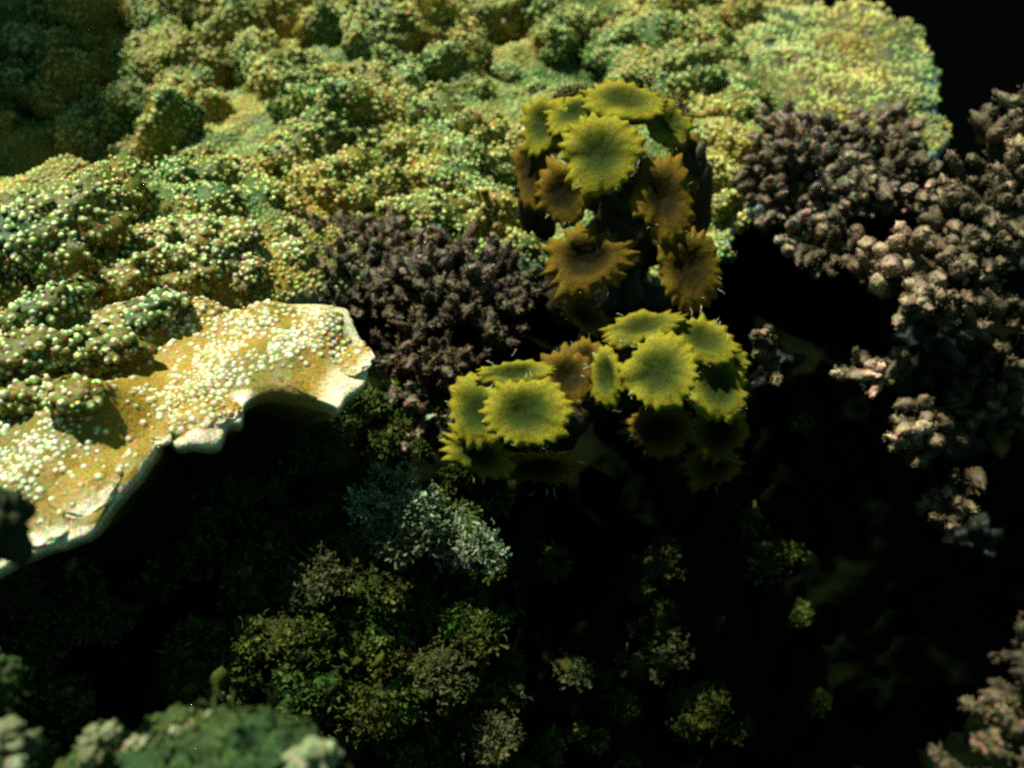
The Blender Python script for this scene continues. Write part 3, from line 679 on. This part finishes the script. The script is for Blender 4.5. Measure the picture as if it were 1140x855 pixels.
# ------------------------------------------------------------------ branching coral
def knob_branch(base, tip, r0, r1, seed, forks=3, wart=0.0009, dens=1.0, pale=1.0, spread=0.9):
    """a stubby branch that divides near its end into rounded warty knobs"""
    mb = MB(); rs = np.random.default_rng(abs(int(seed)))
    base = np.asarray(base); tip = np.asarray(tip)
    L = np.linalg.norm(tip - base); dv = (tip - base) / L
    def limb(a, b, ra, rb, t0, t1):
        k = 15; bend = rs.normal(0, 1, 3); bend -= dv * np.dot(bend, dv); bend *= 0.14 * np.linalg.norm(b - a)
        s = np.linspace(0, 1, k); end = sstep(0.0, .12, s)
        b2 = b + nrm(b - a) * rb * .9
        P_ = a + (b2 - a) * s[:, None] + bend * np.sin(s * math.pi)[:, None]
        R_ = (ra + (rb * 1.15 - ra) * s) * np.sqrt(np.clip(1 - sstep(.70, 1.02, s) ** 1.6, .04, 1)); R_ = R_ * (1 + .16 * rs.normal(0, 1, k))
        m0 = MB(); tube(m0, P_, R_, 10, t0 + (t1 - t0) * sstep(.5, 1.0, s))
        q = m0.V[0]; sd = rs.uniform(0, 90)
        ax = a + (b2 - a) * np.clip(((q - a) @ (b2 - a)) / np.dot(b2 - a, b2 - a), 0, 1)[:, None]
        o_ = q - ax; q = q + o_ * np.clip(.30 * fbm(q / max(rb, .002) * .55 + sd, 2), -.6, .8)[:, None] + 0.0006 * rs.normal(0, 1, q.shape)
        mb.add(q, m0.F[3][0], m0.T[0] * np.clip(1 + .6 * vnoise(q / max(rb, .002) * .5 + sd), .2, 1.2)[:, None])
        # warts
        n_ = int(dens * (26 + 3.2 * np.linalg.norm(b - a) / wart * (ra + rb) / (wart * 16)))
        n_ = min(n_, 160)
        ss = rs.random(n_) ** 0.8; _, T1, B1 = frames(np.array([b - a])); aa = rs.uniform(0, 6.28, n_)
        rr = ra + (rb - ra) * ss
        dr = np.cos(aa)[:, None] * T1 + np.sin(aa)[:, None] * B1
        pp = a + (b - a) * ss[:, None] + bend * np.sin(ss * math.pi)[:, None] + dr * rr[:, None] * .95
        nn = dr + nrm(b - a) * .5
        papillae(mb, pp, nn, wart * .75 * rs.uniform(.6, 1.2, n_), wart * 2.6 * rs.uniform(.5, 1.2, n_), 3, tip=np.clip((t0 + (t1 - t0) * ss), 0, 1))
    split = base + (tip - base) * rs.uniform(.45, .6)
    limb(base, split, r0, r0 * .85, 0, .25 * pale)
    for j in range(forks):
        off = rs.normal(0, 1, 3); off -= dv * np.dot(off, dv); off = off / (np.linalg.norm(off) + 1e-6) * L * .30 * spread * (0.3 if j == 0 else 1)
        e = tip + off + dv * L * rs.uniform(-.12, .08)
        mid = split + (e - split) * .5 + off * .1
        limb(split, e, r0 * .7, r1 * rs.uniform(.6, 1.0), .12 * pale, pale)
        if j and rs.random() < .6:
            e2 = mid + rs.normal(0, 1, 3) * L * .12 + dv * L * .12
            limb(mid, e2, r1 * .8, r1 * .8, .2 * pale, pale * .8)
    return mb
def branching(name, label, root, branches, mat, cat='coral', wart=.0009, core=None, group=None):
    """root and branches given as (px, py, distance); branches: (tip px, tip py, distance, radius px, knobs, pale)"""
    rp = at(*root); t = thing(name, rp, label, cat, group)
    if core:
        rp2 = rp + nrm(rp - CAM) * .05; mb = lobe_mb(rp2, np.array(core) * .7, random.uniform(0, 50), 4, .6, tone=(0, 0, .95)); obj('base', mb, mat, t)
    for i, (px, py, d, rpx, fk, pale) in enumerate(branches):
        tip = at(px, py, d); r = px2m(rpx, d) * (.76 if mat is M['pinkr'] else .56); fk += (1 if mat is M['pinkr'] else 4); pale = pale * random.choice([.25, .35, .5, .7, 1])
        bs = rp + (tip - rp) * (0.15 if np.linalg.norm(tip - rp) < .12 else 0.35) + np.random.normal(0, .004, 3)
        if np.linalg.norm(tip - bs) > .075: bs = tip + nrm(bs - tip) * .075
        mb = knob_branch(bs, tip, r * .95, r, int(px * 31 + py), fk, wart, 1.0, pale)
        obj('branch', mb, mat, t)
    return t
np.random.seed(3)
def rnd_branches(x0, x1, y0, y1, d0, d1, n_, r0, r1, p0, p1, fk=(2, 4), mind=16):
    out = []; tr = 0
    while len(out) < n_ and tr < 2000:
        tr += 1
        a = random.uniform(x0, x1); b = random.uniform(y0, y1)
        if any(abs(a - o[0]) + abs(b - o[1]) < mind for o in out): continue
        q = (b - y0) / (y1 - y0)
        out.append((a, b, d1 + (d0 - d1) * q + random.uniform(-.02, .02), random.uniform(r0, r1), random.randint(*fk), random.uniform(p0, p1)))
    return out
# centre, behind the seaweed
branching('branching_coral', 'dusky purple branching coral between the plate coral and the golden shelf tip', (390, 340, 1.12),
          rnd_branches(300, 455, 250, 328, .95, 1.05, 26, 8, 12, .35, .6, mind=24), M['pink'], core=(.07, .05, .06))
branching('branching_coral', 'dim purple branching coral in the shade left of the tall arching seaweed', (540, 400, 1.12),
          [(458, 278, 1.0, 10, 3, .7), (500, 262, 1.02, 10, 3, .6), (478, 325, .96, 7, 3, .6), (463, 305, .97, 8, 3, .7), (545, 280, 1.0, 11, 3, .55), (590, 300, 1.0, 11, 3, .45), (520, 300, .98, 9, 3, .5), (560, 320, .98, 9, 3, .45), (500, 340, .96, 8, 3, .5)]
          + rnd_branches(430, 600, 275, 345, .98, 1.04, 12, 7, 10, .25, .5, mind=24), M['pink'], core=(.07, .05, .06))
branching('branching_coral', 'small dim coral stubs beside the tip of the golden shelf, above the black hollow', (480, 470, 1.0),
          [(442, 362, .93, 8, 2, .5), (468, 410, .90, 9, 3, .7), (450, 425, .90, 8, 3, .35), (500, 400, .92, 9, 3, .45), (505, 415, .93, 9, 2, .35), (460, 478, .88, 9, 3, .75), (500, 485, .89, 7, 3, .4), (490, 520, .90, 7, 2, .2), (430, 395, .93, 7, 2, .25), (520, 380, .96, 8, 2, .3), (560, 360, .98, 8, 2, .3)],
          M['pink'], core=(.05, .04, .05))
# right, over the plate margin
branching('branching_coral', 'purplish branching coral spread over the right margin of the plate coral', (930, 260, 1.28),
          rnd_branches(835, 1035, 128, 215, 1.04, 1.16, 20, 10, 14, .45, .75, mind=24)
          + [(902, 262, 1.02, 13, 4, .85), (930, 268, 1.0, 12, 4, .8), (945, 200, 1.05, 12, 4, .85), (975, 215, 1.04, 11, 4, .9), (880, 155, 1.12, 12, 4, .9), (895, 185, 1.1, 12, 3, .7), (850, 200, 1.08, 12, 4, .4), (855, 225, 1.06, 11, 3, .4), (915, 285, 1.0, 8, 2, .35)],
          M['pink'], core=(.11, .05, .05))
branching('branching_coral', 'buff branching coral with bright tips at the right edge beside the black water', (1130, 290, 1.15),
          [(1110, 135, 1.0, 11, 4, .6), (1130, 115, 1.02, 11, 3, .35), (1121, 178, .97, 10, 3, 1.), (1137, 195, .97, 9, 3, .7), (1062, 192, 1.0, 9, 3, .8), (1085, 190, 1.0, 8, 3, .6), (1060, 200, .99, 7, 3, .9), (1090, 215, .98, 10, 3, .5), (1130, 235, .96, 11, 3, .6), (1113, 255, .95, 7, 2, 1.), (1133, 258, .95, 8, 3, .8),
           (1038, 240, .98, 12, 4, .35), (1060, 262, .95, 10, 3, 1.), (1075, 240, .97, 9, 3, .45), (1100, 285, .95, 10, 3, .4), (1095, 230, .97, 10, 3, .4), (1075, 285, .94, 10, 3, .5)]
          + rnd_branches(1045, 1150, 175, 300, .96, 1.04, 3, 7, 10, .15, .4, mind=24), M['pinkr'], core=(.06, .05, .06))
branching('branching_coral', 'large pale knuckled coral branches standing out against the black hollow at the right', (1050, 380, 1.12),
          [(1005, 272, .93, 13, 4, 1.), (985, 285, .94, 12, 4, .75), (1018, 310, .91, 12, 4, 1.), (1010, 335, .91, 9, 3, .5), (1055, 285, .94, 9, 4, .7), (1035, 295, .94, 9, 3, .45), (1105, 295, .95, 8, 3, .9), (1110, 300, .95, 8, 3, .6), (1070, 335, .93, 9, 4, .6), (1075, 350, .93, 9, 3, .8), (1060, 345, .93, 7, 2, .5), (1125, 335, .95, 8, 3, .35), (960, 290, .96, 10, 3, .3)],
          M['pinkr'], core=(.05, .04, .04))
for (label, root, br) in [
    ('single bright pink coral nub left of the dim stub, inside the black hollow', (1010, 420, 1.15), [(955, 405, .95, 8, 3, 1.), (968, 412, .95, 7, 2, .5), (1003, 400, .99, 9, 3, .45), (990, 425, .99, 8, 2, .15)]),
    ('pale coral branch low in the black hollow, wider than its neighbours', (1070, 490, 1.15), [(1022, 470, .93, 11, 4, .6), (1012, 500, .92, 9, 4, .9), (1035, 490, .93, 10, 3, .5), (995, 492, .93, 7, 2, .4), (1068, 480, .97, 9, 3, .25), (1010, 455, .94, 7, 2, .35)]),
    ('dull green coral sprig, lowest of those hanging in the black hollow', (1085, 600, 1.15), [(1066, 540, .95, 10, 3, .4), (1050, 575, .94, 8, 3, .4), (1060, 560, .94, 7, 3, .35)]),
    ('faint brown coral clump at the right edge under the pale knuckled branches', (1120, 450, 1.15), [(1090, 385, 1.0, 9, 3, .2), (1080, 440, 1.0, 9, 3, .2), (1110, 435, 1.0, 10, 3, .3), (1105, 455, .99, 9, 3, .3), (1136, 400, .95, 9, 3, .5), (1138, 375, .96, 7, 2, .4), (1060, 415, 1.0, 7, 2, .15)]),
    ('tiny green coral sprig right of the bushy yellow green seaweed', (860, 410, 1.1), [(848, 400, .92, 8, 3, .35), (862, 390, .94, 6, 2, .15)])]:
    branching('branching_coral', label, root, br, M['pinkr'], core=(.03, .025, .03))
branching('branching_coral', 'blurred close coral branches in the bottom right corner', (1200, 860, .66),
          [(1144, 700, .50, 9, 2, .4), (1146, 728, .49, 9, 2, .6), (1140, 796, .49, 10, 2, .3), (1130, 826, .48, 11, 2, .6), (1142, 840, .47, 12, 3, .8), (1136, 760, .51, 8, 2, .1), (1142, 770, .48, 10, 2, .4), (1140, 858, .47, 12, 3, .6), (1122, 868, .48, 10, 2, .2)],
          M['pinkr'], core=(.03, .03, .05))

# ------------------------------------------------------------------ algae
def tuft(label, px, py, dz, hw, hh, n_, ln_px, th_px, mat, tipc=1.0, curl=.85, name='algae_tuft', rockmat='rock', solid=True):
    d = rock_depth(px, py) - dz; c = at(px, py, d); rad = np.array([px2m(hw, d), px2m((hw + hh) / 2, d), px2m(hh, d)])
    t = thing(name, c, label, 'seaweed')
    if solid:
        cc = c - nrm(CAM - c) * rad[0] * .4
        obj('clump', lobe_mb(cc, rad * .6, random.uniform(0, 80), 4, .7), M['turf'] if mat != 'tuftpale' else M['turf'], t)
    fb = MB(); 
    for q in range(9):
        a_ = np.random.normal(0, .5, 3) * rad; fl_ = nrm(nrm(CAM - c) + np.array([0, 0, .6]))
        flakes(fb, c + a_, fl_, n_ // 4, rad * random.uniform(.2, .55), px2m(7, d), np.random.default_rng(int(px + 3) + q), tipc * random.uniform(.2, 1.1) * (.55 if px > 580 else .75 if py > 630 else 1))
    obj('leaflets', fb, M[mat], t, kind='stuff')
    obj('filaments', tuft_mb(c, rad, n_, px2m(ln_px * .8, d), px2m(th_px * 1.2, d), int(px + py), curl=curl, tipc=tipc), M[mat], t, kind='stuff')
    return t
tuft('pale bluish green feathery tuft, brightest algae on the dark wall', 452, 578, .07, 56, 40, 760, 18, 1.1, 'tuftpale', .8)
tuft('whitish feathery tuft drooping to the right of the brightest algae tuft', 515, 604, .06, 40, 32, 460, 20, 1.1, 'tuftpale', .9)
tuft('dim green tuft hanging directly below the brightest algae tuft', 425, 662, .03, 34, 30, 240, 14, 1.0, 'turf', .9)
tuft('rust tinged tuft low on the wall, bright in its middle', 484, 752, .05, 42, 36, 360, 14, 1.2, 'tuftwarm', .9)
tuft('dark bushy tuft on the wall above the rust tinged tuft', 520, 705, .04, 36, 34, 320, 14, 1.0, 'turf', 1.)
tuft('rusty tuft at the foot of the wall near the bottom edge', 543, 822, .05, 34, 26, 300, 13, 1.3, 'tuftwarm', .9)
tuft('broad dull green tuft under the golden shelf tip', 345, 490, .03, 60, 46, 560, 15, 1.0, 'turf', 1.)
tuft('straggling olive tuft in the middle of the wall', 345, 648, .04, 30, 34, 300, 16, 1.0, 'tuftwarm', .55)
tuft('thin olive tuft below the straggling tuft', 330, 712, .04, 50, 30, 280, 18, .9, 'turf', 1.)
tuft('flat round olive tuft on the wall at the lower left', 100, 690, .04, 50, 32, 380, 12, 1.2, 'tuftwarm', .6)
tuft('small olive tuft on the wall beneath the golden shelf rim', 150, 590, .03, 30, 24, 200, 11, 1.0, 'turf', 1.)
tuft('faint tuft at the left edge below the golden shelf', 12, 640, .03, 30, 40, 260, 14, 1.2, 'tuftwarm', .35)
tuft('speckled faint orange tuft alone in the black area', 640, 748, .05, 22, 18, 120, 10, 1.0, 'tuftwarm', .5)
tuft('tall faint tuft in the black area right of the wall', 735, 720, .05, 26, 30, 220, 10, 1.0, 'tuftwarm', .35)
tuft('faint green tuft low in the black area', 775, 790, .05, 40, 24, 220, 10, 1.0, 'turf', .9)
tuft('faint green tuft high in the black area under the bushy seaweed', 860, 620, .10, 34, 14, 120, 10, 1.0, 'turf', .9)
tuft('small brown tuft close under the ragged yellow seaweed', 735, 632, .08, 30, 12, 90, 9, 1.0, 'tuftwarm', .25)
tuft('dim tuft under the blunt right lobe of the golden shelf', 265, 545, .03, 40, 30, 260, 13, 1.0, 'turf', .9)
tuft('dark tuft on the wall left of the rust tinged tuft', 400, 790, .03, 40, 40, 300, 13, 1.0, 'turf', .8)

# short turf all over the wall
mb = MB(); rs = np.random.default_rng(5)
N = 760
px = rs.uniform(-60, 930, N); py = rs.uniform(425, 900, N)
dens = np.clip(0.45 + 0.9 * fbm(np.c_[px / 60, py / 60, 0 * px], 2), 0, 1) * np.where(px > 560, .16, 1.0) * np.where((px > 150) & (px < 300) & (py > 500) & (py < 760), .7, 1)
k = rs.random(N) < dens
P = rock_d(px[k], py[k])
for p in P:
    vw = nrm(nrm(CAM - p) + np.array([0, 0, .6])); R_ = rs.uniform(.005, .016); sdv = rs.uniform(0, 90); tn = rs.uniform(.25, 1.0) ** 1.5
    D, F = ICO[3]; q = p + D * R_ * (.8 + .8 * fbm(D * 3.5 + sdv, 4, .7))[:, None]
    T = np.zeros((len(q), 3)); T[:, 0] = np.clip(fbm(D * 4 + sdv, 2) * .8 * tn, 0, 1)
    mb.add(q, F, T)
    flakes(mb, p, vw, int(90 + R_ * 26000), R_ * 1.05, .0050, rs, tn)
obj('turf_algae', mb, M['turf'], kind='stuff', label='short dark green turf covering the shaded reef wall', cat='turf')

# ------------------------------------------------------------------ close lumps along the bottom left
def mound(label, name, parts, cat, mat0):
    t = None
    for i, (nm, px, py, d, hx, hy, mat, pap, tone) in enumerate(parts):
        d = d * .84; c = at(px, py, d); rad = (px2m(hx, d), px2m((hx + hy) / 2, d), px2m(hy, d))
        if t is None: t = thing(name, c, label, cat)
        obj(nm, lobe_mb(c, rad, random.uniform(0, 90), 4, .42, pap, 6, tone=tone), M[mat], t)
    return t
def moss_on(t, px, py, d, hx, hy, n_, mat='moss', tip=.5):
    d = d * .84; c = at(px, py, d); rad = np.array([px2m(hx, d), px2m(hx, d), px2m(hy, d)])
    obj('fuzz', tuft_mb(c, rad, n_, .007, .0006, int(px), curl=.4, tipc=tip, segs=3), M[mat], t, kind='stuff')
FP = (0.0010, 0.0012, 0.0032, .8)
t = mound('green mossy boulder with a pale bare lump at its right end, bottom edge', 'mossy_boulder', [
    ('body', 245, 868, .50, 84, 46, 'moss', FP, None), ('body', 292, 862, .49, 56, 60, 'moss', FP, None), ('body', 215, 870, .51, 44, 40, 'moss', FP, None), ('pale_lump', 342, 850, .475, 24, 24, 'palelump', None, (.6, 0, 0)),
    ('pale_lump', 366, 842, .485, 11, 18, 'palelump', None, (.9, 0, 0))], 'boulder', 'moss')
moss_on(t, 265, 850, .50, 88, 48, 900)
t = mound('small pale knob standing behind the mossy boulder', 'coral_knob', [('knob', 243, 806, .53, 13, 14, 'palelump', None, (.5, 0, 0)), ('base', 205, 822, .56, 40, 30, 'moss', FP, None), ('knob', 196, 815, .52, 7, 7, 'palelump', None, (.9, 0, 0)), ('knob', 212, 812, .52, 7, 9, 'palelump', None, (.2, 0, 0))], 'coral', 'moss')
t = mound('lumpy brownish coral with three pale tops left of the mossy boulder', 'coral_knob', [('base', 120, 850, .54, 44, 34, 'moss', FP, None), ('knob', 104, 825, .52, 14, 15, 'palelump', None, (.3, 0, 0)), ('knob', 124, 815, .52, 11, 10, 'palelump', None, (.4, 0, 0)), ('knob', 152, 835, .52, 17, 11, 'palelump', None, (.5, 0, 0)), ('knob', 102, 845, .515, 13, 14, 'palelump', None, (.2, 0, 0))], 'coral', 'moss')
t = mound('pale buff coral lump in the bottom left corner', 'coral_knob', [('knob', 6, 820, .50, 20, 17, 'palelump', FP, (.3, 0, 0)), ('knob', 32, 828, .51, 14, 12, 'palelump', None, (.1, 0, 0)), ('knob', 18, 852, .49, 11, 9, 'palelump', None, (.5, 0, 0)), ('base', 15, 850, .56, 34, 36, 'moss', FP, None)], 'coral', 'moss')
t = mound('rounded green lump on the left edge above the bottom corner', 'mossy_lump', [('body', -4, 762, .55, 22, 30, 'moss', FP, None)], 'boulder', 'moss')
moss_on(t, -4, 762, .55, 20, 28, 200)
t = mound('dark green smooth lump on the left edge under the golden shelf', 'mossy_lump', [('body', 2, 585, .50, 26, 44, 'moss', None, (0, 0, .55))], 'boulder', 'moss')
